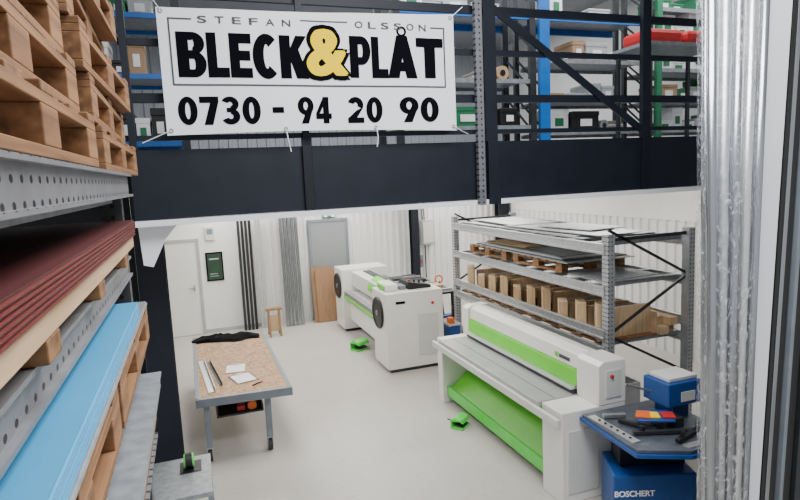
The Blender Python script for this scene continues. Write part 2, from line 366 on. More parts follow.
for pts in ([(BX1-.03,4.68,4.575),(BX1+.06,4.76,4.64),(BX1+.14,4.8,4.70)],[(BX0+.03,4.68,3.66),(BX0-.05,4.72,3.63),(BX0-.18,4.78,3.58)],
            [(BX1-.03,4.68,3.66),(BX1+.06,4.72,3.62),(BX1+.16,4.8,3.60)],[(.75,4.68,3.66),(.76,4.68,3.58),(.78,4.69,3.48)],
            [(1.5,4.68,3.66),(1.51,4.68,3.58),(1.5,4.69,3.50)],[(BX0+.03,4.68,4.52),(BX0-.02,4.76,4.62),(BX0-.06,4.82,4.72)]):
    b=B(); b.tubepath(pts,.004,6); b.done("tie_cord","paper",t)
# ---------------------------------------------------------------- shelving on upper floor
def pallet_rack(x0,x1,y0,y1,levels,zt,postm,beamm,label,zb=3.52,pw=.04,deck="galvd",postm2=None,rearm=None,topm=None):
    t=thing("pallet_rack",((x0+x1)/2,(y0+y1)/2,zb),label,"shelving")
    for x in (x0,x1):
        pm=postm2 if (postm2 and x==x1) else postm; w_=pw if pm==postm else .03
        for y in (y0,y1):
            rm=rearm if (rearm and y==y1) else pm; ww=.03 if rm!=pm else w_
            B().box(x-ww,x+ww,y-.03,y+.03,zb,zt).done("upright",rm,t)
        b=B(); zz=zb+.2
        while zz<zt-.6: b.bar((x,y0,zz),(x,y1,zz+.5),.02,.02); zz+=.5
        b.done("lattice_brace",rearm or pm,t)
    for z in levels:
        for y in (y0,y1): B().box(x0+pw,x1-pw,y-.02,y+.02,z-(.09 if (topm and z==levels[-1]) else .05),z).done("shelf_beam",topm if (topm and z==levels[-1]) else beamm,t)
        B().box(x0+pw,x1-pw,y0+.03,y1-.03,z-.015,z).done("shelf_deck",deck,t)
    return t
lev1=[3.72,4.12,4.60,5.14]; lev2=[3.72,4.12,4.52,4.95,5.3]; lev3=[3.80,4.35,5.14]
pallet_rack(4.22,5.85,6.3,6.95,lev1,5.9,"sky","galvd","shelving unit with heavy blue frame and mixed stock upstairs",pw=.07,postm2="dark",rearm="dark",topm="sky")
pallet_rack(6.0,7.45,6.3,6.95,lev2,5.9,"boxg","galvd","green shelving unit loaded with storage boxes on the upper floor",rearm="dark")
pallet_rack(2.3,4.05,6.3,6.95,lev3,5.9,"dark","galvd","dark shelving unit behind the banner on the upper floor",topm="sky")
pallet_rack(-1.4,.0,6.6,7.3,[3.72,4.4,5.0],5.9,"dark","sky","dark shelving unit with mixed boxes on the upper floor")
def box_item(x,y,z,w,d,h,m,group,label):
    t=thing("storage_box",(x,y,z),label,"box",group)
    z+=.001
    B().box(x-w/2,x+w/2,y-d/2,y+d/2,z,z+h*.78).done("body",m,t,.006)
    B().box(x-w/2-.006,x+w/2+.006,y-d/2-.006,y+d/2+.006,z+h*.78,z+h).done("lid",m,t,.006)
    B().box(x-w*.22,x+w*.22,y-d/2-.009,y-d/2-.001,z+h*.25,z+h*.6).done("paper_label","paper" if m!='paper' else 'boxg',t)
def roll_item(x,y,z,r,group):
    t=thing("material_roll",(x,y,z),"roll of sheet material lying on an upper shelf","roll",group)
    b=B(); b.cyl((x,y-.25,z+r+.002),(x,y+.25,z+r+.002),r,20); b.done("outer_layer",random.choice(["lgrey","galv","card","dark"]),t,smooth=False)
    b=B(); b.cyl((x,y-.256,z+r),(x,y-.25,z+r),r*.45,16); b.done("core","black",t)
def sheet_pile(x0,x1,y,z,n):
    for i in range(n):
        o=B().box(x0+random.uniform(0,.05),x1-random.uniform(0,.05),y-.2,y+.2,z+.002+i*.022,z+.022+i*.022).done("flat_package",random.choice(["card","lgrey","paper","galv"]),None,.003); tag(o,"flat package lying in a pile on an upper shelf","package","flat packages on the upper shelves")
kinds=[("paper","white storage box with a lid on an upper shelf"),("boxg","green plastic storage box on an upper shelf"),("black","black plastic storage box on an upper shelf"),("card","brown cardboard box on an upper shelf"),("lgrey","grey storage box on an upper shelf")]
def fill(x0,x1,y,levels,wt,hmax=.4,dens=.92,wr=(.12,.26),roll=.0,pile=.0):
    for z in levels:
        x=x0+.1
        while x<x1-.2:
            w=random.uniform(*wr); 
            if x+w>x1-.1: break
            q=random.random()
            if q<roll: roll_item(x+w/2,y,z,min(w/2-.01,.09),"material rolls on the upper shelves")
            elif q<roll+pile: sheet_pile(x,x+w,y,z,random.randint(2,6))
            elif random.random()<dens:
                k=random.choices(range(5),wt)[0]
                box_item(x+w/2,y+random.uniform(-.06,.03),z,w-.02,.40,random.uniform(.10,hmax),kinds[k][0],"storage boxes on the upper shelves",kinds[k][1])
            x+=w
fill(4.28,5.85,6.62,lev1,[4,2,2,4,4],.34,.75,(.14,.46),.08,.25)
fill(6.0,7.45,6.62,lev2,[8,5,1,1,1],.33,.95,(.18,.34))
fill(2.3,4.05,6.62,lev3,[3,1,2,4,4],.40,.7,(.16,.5),.1,.3)
fill(-1.3,.0,6.95,[3.72,4.4,5.0],[1,1,4,3,2],.4)
t=thing("steel_table",(5.5,5.7,3.52),"tall grey steel stand on the upper floor","table")
B().box(5.0,6.2,5.4,6.0,4.60,4.64).done("top","galvd",t)
for x in (5.05,6.15):
    for y in (5.45,5.95): B().box(x-.02,x+.02,y-.02,y+.02,3.52,4.60).done("leg","dark",t)
for i in range(2):
    b=B(); b.box(5.05+.57*i,5.57+.57*i,5.45,5.9,4.642,4.80); o=b.done("red_sack","redb",None,.05); tag(o,"bright red folded sack lying on a steel stand upstairs","sack","red sacks upstairs")
# ---------------------------------------------------------------- left rack of sheets
XR=-.25
def pallet(cx,y0,y1,xr,z,label,group,zrot=0,W=1.0,mx="woodX",my="woodY"):
    x0=xr-W
    t=thing("wooden_pallet",((x0+xr)/2,(y0+y1)/2,z),label,"pallet",group,zrot)
    n=7; L=y1-y0
    b=B()
    for i in range(n):
        yy=y0+(L-.11)*i/(n-1); b.box(x0,xr-.012*((i*5)%3),yy,yy+.11,z+.122,z+.144)
    b.done("deck",mx,t,.003)
    for xx in (x0,(x0+xr)/2-.05,xr-.1):
        B().box(xx,xx+.1,y0,y1,z+.1,z+.122).done("stringer_board",my,t,.002)
        B().box(xx,xx+.1,y0,y1,z,z+.022).done("bottom_board",my,t,.002)
        for k in range(3):
            yy=y0+(L-.14)*k/2; B().box(xx,xx+.1,yy,yy+.14,z+.022,z+.1).done("block",my,t,.003)
    return t
for i,(ya,yb,dx,rz) in enumerate([(2.1,3.3,0,0),(2.0,3.15,-.02,.02),(1.95,3.1,.0,-.02),(1.9,3.0,-.05,.03),(1.9,2.95,-.01,-.01)]):
    pallet(0,ya,yb,XR+dx,3.312+i*.147,"brown wooden pallet in an uneven stack on the rack","wooden pallets on the rack",rz)
for i,(ya,yb,dx) in enumerate([(.72,1.86,0.01),(.70,1.84,-.02),(.72,1.82,-.04)]):
    pallet(0,ya,yb,XR+dx,3.312+i*.147,"brown wooden pallet in an uneven stack on the rack","wooden pallets on the rack")
t=thing("storage_rack",(-.8,1.6,0),"heavy rack with perforated galvanised beams holding sheet metal","shelving")
for y in (.1,2.78):
    for x in (-.33,-1.5): B().box(x-.04,x+.04,y,y+.07,0,3.30).done("upright","perfZd",t)
b=B()
zz=.3
while zz<2.7: b.bar((-.33,2.815,zz),(-1.5,2.815,zz+.5),.03,.02,(0,1,0)); zz+=.5
b.done("lattice_brace","dark",t)
for z0_,z1_,xf in ((3.215,3.31,XR),(2.87,2.955,-.285),(2.5,2.59,-.27),(2.12,2.22,XR)):
    b=B(); b.box(xf-.045,xf-.005,.17,2.78,z0_,z1_).box(xf-.045,xf+.012,.17,2.78,z1_-.010,z1_).box(xf-.045,xf+.012,.17,2.78,z0_,z0_+.010)
    b.done("shelf_beam","perfY",t)
    B().box(-1.53,-1.48,.17,2.78,z0_,z1_).done("shelf_beam","galvd",t)
for z in (3.20,2.86,2.49,2.11):
    B().box(-1.48,XR-.07,.4,2.75,z-.01,z+.005).done("shelf_deck","galvd",t)
def sheets(name,n,x0,x1,y0,y1,z,th,ms,label,cat,group,jit=.01,gap=.93,alt=0):
    for i in range(n):
        j=random.uniform(-jit,jit)-(alt if i%2 else 0); k=random.uniform(-.005,.005)
        o=B().box(x0+j,x1+j,y0+k,y1+k,z+i*th,z+i*th+th*gap).done(name,ms[i%len(ms)]); tag(o,label,cat,group)
o=B().box(-.5,XR-.0,.4,2.7,3.001,3.050).done("timber_plank","woodL",None,.003); tag(o,"pale wooden plank beneath the red sheets","plank")
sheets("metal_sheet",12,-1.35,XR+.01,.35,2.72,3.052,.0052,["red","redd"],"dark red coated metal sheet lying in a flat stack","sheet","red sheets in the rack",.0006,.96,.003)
for y in (.5,1.1,1.7,2.35):
    o=B().box(-1.35,XR+.0,y,y+.1,2.957,3.0).done("wood_bearer","woodX",None,.003); tag(o,"pale wood bearer under the red sheets","timber","wood bearers under the red sheets")
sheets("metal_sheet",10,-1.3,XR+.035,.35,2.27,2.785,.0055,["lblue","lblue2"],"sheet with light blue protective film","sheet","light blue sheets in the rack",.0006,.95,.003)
sheets("metal_sheet",3,-1.3,XR+.03,.45,2.6,2.760,.006,["galv"],"bare galvanised sheet under the blue sheets","sheet","galvanised sheets in the rack",.008)
pallet(0,.6,1.6,XR+.03,2.612,"wooden pallet carrying blue sheets in the rack","wooden pallets in the rack")
pallet(0,1.65,2.65,XR+.03,2.612,"wooden pallet carrying blue sheets in the rack","wooden pallets in the rack")
pallet(0,1.5,2.7,XR+.02,2.224,"wooden pallet carrying grey sheets in the rack","wooden pallets in the rack")
sheets("metal_sheet",12,-1.3,XR+.05,1.3,2.65,2.37,.007,["galvd"],"dull grey metal sheet in the rack","sheet","grey sheets in the rack",.012)
# ---------------------------------------------------------------- white folded sheet under the beam
b=B(); b.prism([(-.42,3.05),(-.10,3.05),(-.13,2.94),(-.22,2.84),(-.33,2.62),(-.40,2.64)],'Y',4.942,4.965)
o=b.done("folded_sheet","vinyl"); tag(o,"white folded plastic sheet hanging below the beam","plastic sheet")
# ---------------------------------------------------------------- steel cart near column
t=thing("steel_cart",(-.28,5.05,0),"grey steel cart beside the dark column","cart")
B().box(-.52,-.04,4.7,5.42,.74,.78).done("top","galvd",t,.004)
for x in (-.5,-.08):
    for y in (4.72,5.38): B().box(x,x+.04,y-.02,y+.02,.1,.74).done("leg","grey",t)
B().box(-.5,-.06,4.72,5.4,.3,.33).done("lower_shelf","galvd",t)
for x in (-.48,-.06):
    for y in (4.74,5.36):
        b=B(); b.cyl((x-.015,y,.05),(x+.015,y,.05),.05,16); b.done("caster","rubber",t)
t=thing("tape_measure",(-.22,5.2,.78),"bright green and black tape reel on the steel cart","tool")
b=B(); b.cyl((-.25,5.2,.85),(-.19,5.2,.85),.065,20); b.done("case","black",t,.005)
for x in (-.25,-.19):
    b=B(); b.torus((x,5.2,.85),.05,.013,'X',24,8); b.done("ring","green2",t)
B().box(-.30,-.12,5.1,5.32,.78,.785).done("base","black",t)
# ---------------------------------------------------------------- doors, signs, back wall things
def door(name,x0,x1,zt,m,fm):
    t=bpy.data.objects.new(name,None); COL.objects.link(t); t.location=((x0+x1)/2,13.15,0); struct(t)
    b=B(); b.box(x0-.06,x0,13.12,13.2,0,zt+.06).box(x1,x1+.06,13.12,13.2,0,zt+.06).box(x0,x1,13.12,13.2,zt,zt+.06); b.done("frame",fm,t)
    B().box(x0,x1,13.14,13.18,.01,zt).done("leaf",m,t)
    b=B(); b.box(x1-.12,x1-.09,13.12,13.14,.98,1.1); b.cyl((x1-.1,13.11,1.05),(x1-.22,13.11,1.05),.012,8); b.done("handle","steel",t)
door("door_1",-.62,.0,2.05,"white","lgrey")
door("door_2",2.5,3.32,2.28,"door","grey")
t=thing("exit_sign",(2.95,13.15,2.37),"small green emergency exit sign above the grey door","sign")
B().box(2.80,3.10,13.12,13.17,2.37,2.52).done("housing","boxg",t,.004)
b=B(); b.box(2.825,2.905,13.114,13.12,2.385,2.50).box(2.995,3.075,13.114,13.12,2.385,2.50).box(2.92,2.98,13.114,13.12,2.42,2.445); b.cyl((2.95,13.117,2.48),(2.95,13.113,2.48),.014,8)
b.done("pictogram","paper",t)
t=thing("wall_poster",(.36,13.18,1.15),"dark framed poster on the white wall","poster")
B().box(.17,.53,13.17,13.2,1.15,1.78).done("frame","ink",t)
B().box(.20,.50,13.163,13.17,1.18,1.75).done("print","poster",t)
b=B(); b.box(.24,.44,13.158,13.163,1.62,1.65).box(.24,.40,13.158,13.163,1.3,1.315).box(.24,.42,13.158,13.163,1.25,1.262); b.done("print_bars","lgrey",t)
t=thing("wall_control_box",(.29,13.17,2.05),"small grey control box mounted on the wall","control box")
B().box(.2,.40,13.15,13.2,2.05,2.35).done("housing","offw",t,.008)
B().box(.24,.36,13.143,13.15,2.18,2.3).done("display","grey",t)
for i in range(4):
    b=B(); x=.86+i*.08; b.box(x,x+.055,12.95,13.02,0,2.45+.05*(i%3)); o=b.done("steel_profile","black" if i%2 else "dark",None,.003); tag(o,"long dark steel profile standing against the wall","profile","dark profiles against the wall")
for i in range(2):
    x=1.24+i*.07; b=B(); b.box(x,x+.05,12.98,13.04,0,2.5-.04*(i%2)); o=b.done("steel_profile","lgrey",None,.003); tag(o,"long light grey profile standing against the wall","profile","light profiles against the wall")
for i in range(5):
    x=1.80+i*.085; b=B(); b.cyl((x,12.85,0),(x,13.0,2.5),.038,14); o=b.done("steel_tube","tube",None); tag(o,"long round grey tube standing against the wall","tube","round tubes against the wall")
t=thing("wooden_trestle",(1.45,12.3,0),"small low wooden trestle by the wall","trestle")
for x in (1.32,1.54):
    for ya,yb in ((12.1,12.22),(12.38,12.26)):
        b=B(); b.bar((x,ya,0),(x,yb,.55),.04,.04,(1,0,0)); b.done("leg","woodZ",t)
B().box(1.26,1.60,12.18,12.30,.55,.60).done("top_rail","woodZ",t,.003)
B().box(1.30,1.56,12.2,12.22,.1,.45).done("side_panel","woodL",t,.003)
for i,(x0,x1,h,m) in enumerate([(2.42,2.9,1.27,"woodZ"),(2.5,3.05,1.2,"woodZ")]):
    b=B(); b.box(x0,x1,12.85-.05*i,12.87-.05*i,0,h,rot=Matrix.Rotation(math.radians(-8),3,'X'),piv=(x0,12.85,0)); o=b.done("plywood_board",m); tag(o,"brown plywood board leaning against the grey door","board","plywood boards by the door")
t=thing("electrical_cabinet",(5.35,13.1,1.55),"grey electrical cabinet with cables on the ribbed wall","electrical cabinet")
B().box(5.2,5.5,13.0,13.165,1.55,2.15).done("housing","lgrey",t,.01)
B().box(5.22,5.48,12.985,13.0,1.6,2.1).done("door","offw",t,.005)
for xx,za,zb_ in ((5.25,2.15,3.3),(5.3,2.15,3.3),(5.3,0.01,1.55)):
    b=B(); b.cyl((xx,13.1,za),(xx,13.1,zb_),.015,8); b.done("cable","black",t)
t=thing("socket_box",(5.15,13.1,1.0),"dark socket box with a red switch on the wall","socket")
B().box(5.08,5.22,13.06,13.165,1.0,1.3).done("housing","grey",t,.01)
b=B(); b.cyl((5.15,13.06,1.15),(5.15,13.03,1.15),.03,12); b.done("switch","redb",t)
# ---------------------------------------------------------------- workbench
t=thing("workbench",(.37,8.25,0),"wheeled steel workbench with a particle board top","workbench",rz=math.radians(0.5))
x0,x1,y0,y1=-.17,.93,6.74,9.75
b=B(); b.prism([(x0+.05,y0+.13),(x1-.05,y0+.05),(x1-.05,y1-.10),(x0+.05,y1-.02)],'Z',.765,.795); b.done("top","osb",t)
b=B(); b.prism([(x0,y0+.08),(x1,y0),(x1,y0+.05),(x0,y0+.13)],'Z',.70,.80).prism([(x0,y1),(x1,y1-.08),(x1,y1-.13),(x0,y1-.05)],'Z',.70,.80)
b.box(x0,x0+.05,y0+.1,y1-.02,.70,.80).box(x1-.05,x1,y0+.03,y1-.1,.70,.80); b.done("frame","grey",t,.004)
for x in (x0+.08,x1-.32):
    for y in (y0+.14,y1-.24):
        B().box(x,x+.07,y,y+.07,.17,.70).done("leg","grey",t,.003)
        c=B(); c.cyl((x+.005,y+.03,.07),(x+.055,y+.03,.07),.07,20); c.done("caster_wheel","rubber",t)
        c=B(); c.box(x-.005,x+.003,y,y+.06,.06,.16).box(x+.057,x+.065,y,y+.06,.06,.16).box(x-.005,x+.065,y,y+.06,.16,.17); c.done("caster_fork","steel",t)
for y in (7.0,7.65): B().box(x0+.05,x1-.05,y,y+.04,.66,.70).done("cross_rail","grey",t)
b=B(); b.box(.05,.60,7.0,7.69,.47,.49).box(.05,.07,7.0,7.69,.49,.66).box(.58,.60,7.0,7.69,.49,.56).box(.07,.58,7.67,7.69,.49,.66); b.done("hanging_tray","dark",t)
t=thing("hand_tool",(.45,7.2,.49),"orange and dark power tool in the bench tray","power tool")
b=B(); b.cyl((.48,7.03,.55),(.48,7.33,.55),.055,16); b.done("motor","orange",t)
B().box(.30,.40,7.05,7.3,.492,.56).done("grip","redb",t,.008)
t=thing("folding_rule",(-.02,7.5,.797),"long bent aluminium profile lying on the bench","profile")
b=B(); b.bar((-.07,8.35,.803),(.03,7.0,.803),.08,.008); b.done("web","alu",t)
b=B(); b.bar((-.035,8.35,.83),(.07,7.0,.83),.008,.06); b.done("flange","alu",t)
t=thing("steel_angle",(.1,7.6,.797),"long dark angle profile lying on the bench","profile")
b=B(); b.bar((.03,8.25,.803),(.145,7.2,.803),.03,.01).bar((.045,8.25,.822),(.16,7.2,.822),.006,.04); b.done("profile","dark",t)
for i,(x,y,rz) in enumerate([(.42,7.36,.25),(.36,7.80,-.1)]):
    t=thing("clipboard",(x,y,.796),"clipboard with white printed papers on the bench","clipboard","clipboards on the bench",rz)
    B().box(x-.14,x+.14,y-.18,y+.18,.796,.801).done("board","black" if i==0 else "card",t)
    B().box(x-.12,x+.12,y-.17,y+.15,.801,.805).done("paper","paper",t)
    B().box(x-.04,x+.04,y+.135,y+.17,.805,.815).done("clip","steel",t)
t=thing("marker_pen",(.52,7.0,.796),"black marker pen on the bench","pen")
b=B(); b.cyl((.50,7.02,.804),(.6,7.09,.804),.008,8); b.done("barrel","black",t)
b=B(); b.cyl((.6,7.09,.804),(.63,7.11,.804),.009,8); b.done("cap","redb",t)
t=thing("work_jacket",(.3,9.35,.796),"crumpled black jacket at the end of the bench","jacket")
bm=bmesh.new(); g=[]
for i in range(37):
    row=[]
    for j in range(17):
        u=i/36-.5; v=j/16-.5
        e=max(0,1-(abs(u)*2)**4)*max(0,1-(abs(v)*2)**4)
        h=.004+e*(.05+.06*abs(noise.noise(Vector((u*9,v*7,1.3)))))
        row.append(bm.verts.new((.34+u*1.0+.07*noise.noise(Vector((u*3,v*3,5))),9.42+v*.34-.12*u+.09*noise.noise(Vector((u*5,v*3,9))),.796+h)))
    g.append(row)
for i in range(36):
    for j in range(16): bm.faces.new((g[i][j],g[i+1][j],g[i+1][j+1],g[i][j+1]))
b=B(); b.bm.free(); b.bm=bm; b.done("fabric","cloth",t,smooth=True)
# ---------------------------------------------------------------- rear folding machine
t=thing("folding_machine",(3.5,10.6,0),"long boxy white sheet folding machine with black wheels","folding machine")
def prof(y0,y1,m,name):
    b=B(); b.prism([(2.83,.06),(3.84,.06),(3.84,1.34),(2.83,1.34)],'Y',y0,y1); return b.done(name,m,t,.006)
prof(8.8,9.55,"white","end_cabinet"); prof(11.75,12.4,"white","end_cabinet")
b=B(); b.box(2.88,3.76,8.84,9.5,0,.06); b.done("plinth","dark",t); b=B(); b.box(2.88,3.76,11.8,12.35,0,.06); b.done("plinth","dark",t)
b=B(); b.box(2.98,3.45,9.55,11.75,.25,.86); b.done("lower_beam","white",t,.02)
b=B(); b.box(2.86,2.98,9.55,11.75,.74,.9); b.done("folding_beam","steel",t,.01)
b=B(); b.box(2.84,2.86,9.6,11.7,.76,.80); b.done("green_trim","green",t)
b=B(); b.box(3.05,3.45,9.55,11.75,.98,1.29); b.done("clamping_beam","offw",t,.01)
gp=[(3.04+.22*(1-math.cos(math.radians(q)))-.02,1.12+.24*math.sin(math.radians(q))) for q in range(0,91,10)]
b=B(); b.prism(gp+[(u_+.012,v_-.022) for u_,v_ in gp[::-1]],'Y',9.56,10.5); b.done("green_guard","green",t)
B().box(3.26,3.40,9.7,11.6,1.292,1.31).done("top_strip","dark",t)
b=B(); b.box(3.46,4.45,9.56,11.74,1.06,1.10); b.done("rear_table","dark",t)
for i in range(5):
    b=B(); b.box(3.5,4.45,9.75+i*.4,9.82+i*.4,1.10,1.12); b.done("back_gauge_rail","alu",t)
for y in (9.60,11.6): B().box(4.38,4.44,y,y+.06,0,1.06).done("leg","dark",t)
for y in (9.22,12.08):
    b=B(); b.torus((2.815,y,.96),.25,.025,'X',40,10); b.cyl((2.805,y,.96),(2.83,y,.96),.24,40); w=b.done("hand_wheel","black",t,smooth=False)
    b=B(); b.cyl((2.785,y,.96),(2.805,y,.96),.045,20); b.done("hub","grey",t)
b=B(); b.box(2.90,3.12,9.0,9.48,1.34,1.46); b.done("hood","white",t,.02)
b=B(); b.box(2.885,2.90,9.05,9.42,1.36,1.43); b.done("green_badge","green",t)
b=B(); b.prism([(3.30,1.34),(3.72,1.34),(3.72,1.39),(3.30,1.47)],'Y',9.0,9.45); b.done("control_panel","black",t,.01)
for i in range(4):
    b=B(); b.cyl((3.36+.09*i,9.1,1.42),(3.36+.09*i,9.1,1.49-.01*i),.018,10); b.done("button","redb" if i==0 else "black",t)
B().box(3.16,3.28,9.05,9.3,1.34,1.41).done("tray","grey",t,.008)
B().box(3.0,3.16,8.79,8.8,1.16,1.20).done("badge","ink",t)
B().box(3.38,3.74,8.79,8.80,.25,.95).done("service_door","offw",t,.004)
b=B(); b.cyl((3.65,8.8,1.12),(3.65,8.78,1.12),.025,12); b.done("stop_button","redb",t)
for i,(x,y,w,d,h,m) in enumerate([(3.6,10.0,.3,.3,.06,"lgrey"),(3.9,10.5,.35,.25,.08,"black"),(4.15,9.9,.2,.3,.05,"woodL"),(3.7,11.2,.3,.4,.07,"galv")]):
    o=B().box(x,x+w,y,y+d,1.121,1.121+h).done("loose_part",m,None,.006); tag(o,"small loose metal part lying on the machine table","machine part","loose parts on the machine table")
def pedal(x,y,rz,s=.8):
    t=thing("foot_pedal",(x,y,0),"bright green covered foot pedal on the floor","foot pedal","green foot pedals",rz); t.scale=(s,s,s)
    B().box(x-.15,x+.15,y-.11,y+.11,0,.025).done("base","green2",t,.008)
    b=B(); b.prism([(y-.11,.10),(y-.09,.16),(y+.02,.19),(y+.11,.14),(y+.11,.025),(y+.09,.025),(y+.09,.12),(y-.06,.13)],'X',x-.14,x+.14); b.done("cover","green2",t,.008)
    B().box(x-.1,x+.1,y-.1,y+.05,.04,.06,rot=Matrix.Rotation(.15,3,'X')).done("treadle","black",t,.004)
    b=B(); b.tubepath([(x+.05,y+.11,.015),(x+.12,y+.2,.012),(x+.15,y+.3,.012)],.01,8); b.done("cable","black",t)
pedal(2.78,10.40,.5,1.05); pedal(3.02,6.50,.7)
# ---------------------------------------------------------------- green/white shear
t=thing("guillotine_shear",(3.5,6.0,0),"long white and green sheet metal shear with steel table","shear")
Y0,Y1=4.46,7.45
for ya,yb in ((Y0,Y0+.34),(Y1-.16,Y1)):
    b=B(); b.box(3.14,3.88,ya,yb,0,.93); b.done("end_frame","white",t,.008)
    b=B(); b.prism([(3.56,.932),(3.88,.932),(3.88,1.37),(3.62,1.37),(3.56,1.33)],'Y',ya-.005,yb); b.done("end_housing","white",t,.008)
b=B(); b.box(3.10,3.58,Y0+.345,Y1-.165,.885,.935); b.done("table","bed",t,.004)
B().box(3.30,3.306,Y0+.36,Y1-.18,.935,.9365).done("table_slot","dark",t)
b=B(); b.box(3.07,3.11,Y0-.02,Y1+.02,.80,.884); b.done("front_rail","offw",t,.006)
b=B(); b.prism([(3.555,1.02),(3.61,1.02),(3.62,1.18),(3.575,1.18)],'Y',Y0+.345,Y1-.165); b.done("blade_guard","green",t,.004)
B().box(3.50,3.59,Y0+.36,Y1-.18,.985,1.018).done("hold_down_bar","alu",t,.005)
B().box(3.53,3.58,Y0+.36,Y1-.18,.938,.984).done("blade_gap","dark",t)
b=B(); b.prism([(3.59,1.185),(3.84,1.185),(3.85,1.35),(3.72,1.375),(3.60,1.34)],'Y',Y0+.345,Y1-.165); b.done("upper_cover","white",t,.008)
b=B(); b.box(3.60,3.82,Y0+.345,Y1-.165,.4,.88); b.done("rear_body","dark",t)
b=B(); b.prism([(3.22,.18),(3.24,.15),(3.57,.42),(3.57,.60),(3.54,.60),(3.54,.46)],'Y',Y0+.36,Y1-.18); b.done("scrap_chute","green",t,.003)
for ya in (Y0+.37,Y1-.21):
    b=B(); b.prism([(3.30,.19),(3.56,.12),(3.56,.40)],'Y',ya,ya+.02); b.done("chute_support","green",t)
b=B(); b.box(3.195,3.225,Y0+.36,Y1-.18,.12,.26); b.done("chute_lip","green2",t)
B().box(3.587,3.595,5.16,5.22,1.23,1.28).done("logo_mark","green",t)
B().box(3.587,3.595,4.96,5.14,1.235,1.27).done("logo_bar","inkg",t)
B().box(3.20,3.56,Y0-.012,Y0,.10,.74).done("side_door","offw",t,.004)
B().box(3.64,3.82,Y0-.017,Y0-.005,1.0,1.28).done("side_door","offw",t,.004)
b=B(); b.cyl((3.70,Y0-.017,1.22),(3.70,Y0-.035,1.22),.018,10); b.done("stop_button","redb",t)
# ---------------------------------------------------------------- galvanised rack w/ sheets
RX0,RX1,RY0,RY1=4.3,5.45,5.22,9.2
t=thing("galvanised_rack",(4.87,7.2,0),"tall galvanised pallet rack holding metal sheets and timber","shelving")
for x in (RX0,RX1):
    for y in (RY0,RY1):
        b=B(); b.box(x-.045,x+.045,y-.055,y-.04,0,2.5).box(x-.045,x-.03,y-.04,y+.05,0,2.5).box(x+.03,x+.045,y-.04,y+.05,0,2.5); b.done("upright","perfZ",t)
        B().box(x-.07,x+.07,y-.08,y+.08,0,.01).done("foot_plate","galv",t)
for y in (RY0,RY1):
    z=.15; s=0
    while z<2.2:
        p0=(RX0,y,z) if s==0 else (RX1,y,z); p1=(RX1,y,z+.6) if s==0 else (RX0,y,z+.6)
        b=B(); b.bar(p0,p1,.03,.02,(0,1,0)); b.done("cross_brace","dark",t); z+=.6; s=1-s
    for z in (.15,2.44):
        b=B(); b.bar((RX0,y,z),(RX1,y,z),.04,.02,(0,1,0)); b.done("cross_brace","dark",t)
for z in (2.40,1.92,1.42,1.22):
    for x in (RX0-.045,RX1+.045):
        b=B(); b.box(x-.02,x+.02,RY0,RY1,z-.12,z-.09).box(x-.012,x+.012,RY0,RY1,z-.09,z-.03).box(x-.02,x+.02,RY0,RY1,z-.03,z); b.done("shelf_beam","galv",t,.003)
for z in (2.40,1.92,1.22):
    for i in range(9):
        y=RY0+.15+(RY1-RY0-.4)*i/8; B().box(RX0-.02,RX1+.02,y,y+.08,z-.05,z-.0).done("support_bar","galvd",t)
def sh(x0,x1,y0,y1,z,th,m,label,grp,rz=0):
    o=B().box(x0,x1,y0,y1,z,z+th).done("metal_sheet",m); o.rotation_euler[2]=rz; tag(o,label,"sheet",grp)
tops=[(4.34,5.40,5.7,9.0,0),(4.36,5.3,5.9,8.7,.02),(4.5,5.38,6.4,8.9,-.03),(4.42,5.1,5.6,7.6,.05),(4.45,5.2,7.4,8.8,-.06),(4.6,5.2,6.0,7.0,.12)]
for i,(xa,xb,ya,yb,rz) in enumerate(tops): sh(xa,xb,ya,yb,2.402+i*.012,.01,["galvd","alu","dark","galv","alu","lgrey"][i],"grey metal sheet lying loosely on the top shelf","sheets on the top shelf",rz)
pallet(0,6.2,7.4,5.38,1.921,"brown wooden pallet on the middle rack shelf","wooden pallets on the middle rack shelf",0,1.0,"woodL","woodX")
pallet(0,7.6,8.8,5.38,1.921,"brown wooden pallet on the middle rack shelf","wooden pallets on the middle rack shelf",0,1.0,"woodL","woodX")
for i in range(4): sh(4.34+.03*i,5.38-.03*i,6.0+.12*i,8.7-.15*i,2.068+.011*i,.01,["galv","dark","alu","galvd"][i],"grey metal sheet lying on wooden pallets","sheets on the middle shelf",.01*(i-1))
for i in range(2): sh(4.36,5.2,5.35+.05*i,6.05,1.925+.012*i,.01,["alu","galvd"][i],"short grey metal sheet on the middle shelf","short sheets on the middle shelf",.03*i)
o=B().box(4.5,4.9,7.3,8.4,2.115,2.135).done("plywood_board","woodL"); o.rotation_euler[2]=.06; tag(o,"pale wooden board on the metal sheets in the rack","board")
t=thing("divider_crate",(4.7,7.0,1.222),"long wooden divider crate for metal offcuts on the rack","crate")
b=B(); b.box(4.3,5.12,5.35,9.0,1.222,1.245); b.done("base_board","woodY",t)
B().box(5.09,5.12,5.35,9.0,1.245,1.50).done("rear_board","woodL",t)
for i in range(10):
    y=5.37+i*.37
    b=B(); b.prism([(4.27,y),(4.36,y-.06),(4.48,y+.14),(4.39,y+.20)],'Z',1.245,1.68-.05*(i%3)); b.done("divider_post","woodP",t,.003)
    B().box(4.48,5.09,y+.05,y+.085,1.245,1.60-.04*(i%3)).done("divider","woodP",t,.003)
for i in range(9):
    for q in range(1+i%2):
        y=5.37+i*.37+.23+.06*q
        o=B().box(4.50,5.0,y,y+.006,1.246,1.50+random.uniform(-.10,.10)).done("metal_offcut",random.choice(["galv","dark","alu","galvd"])); tag(o,"metal offcut standing between wooden dividers","sheet","metal offcuts in the divider crate")
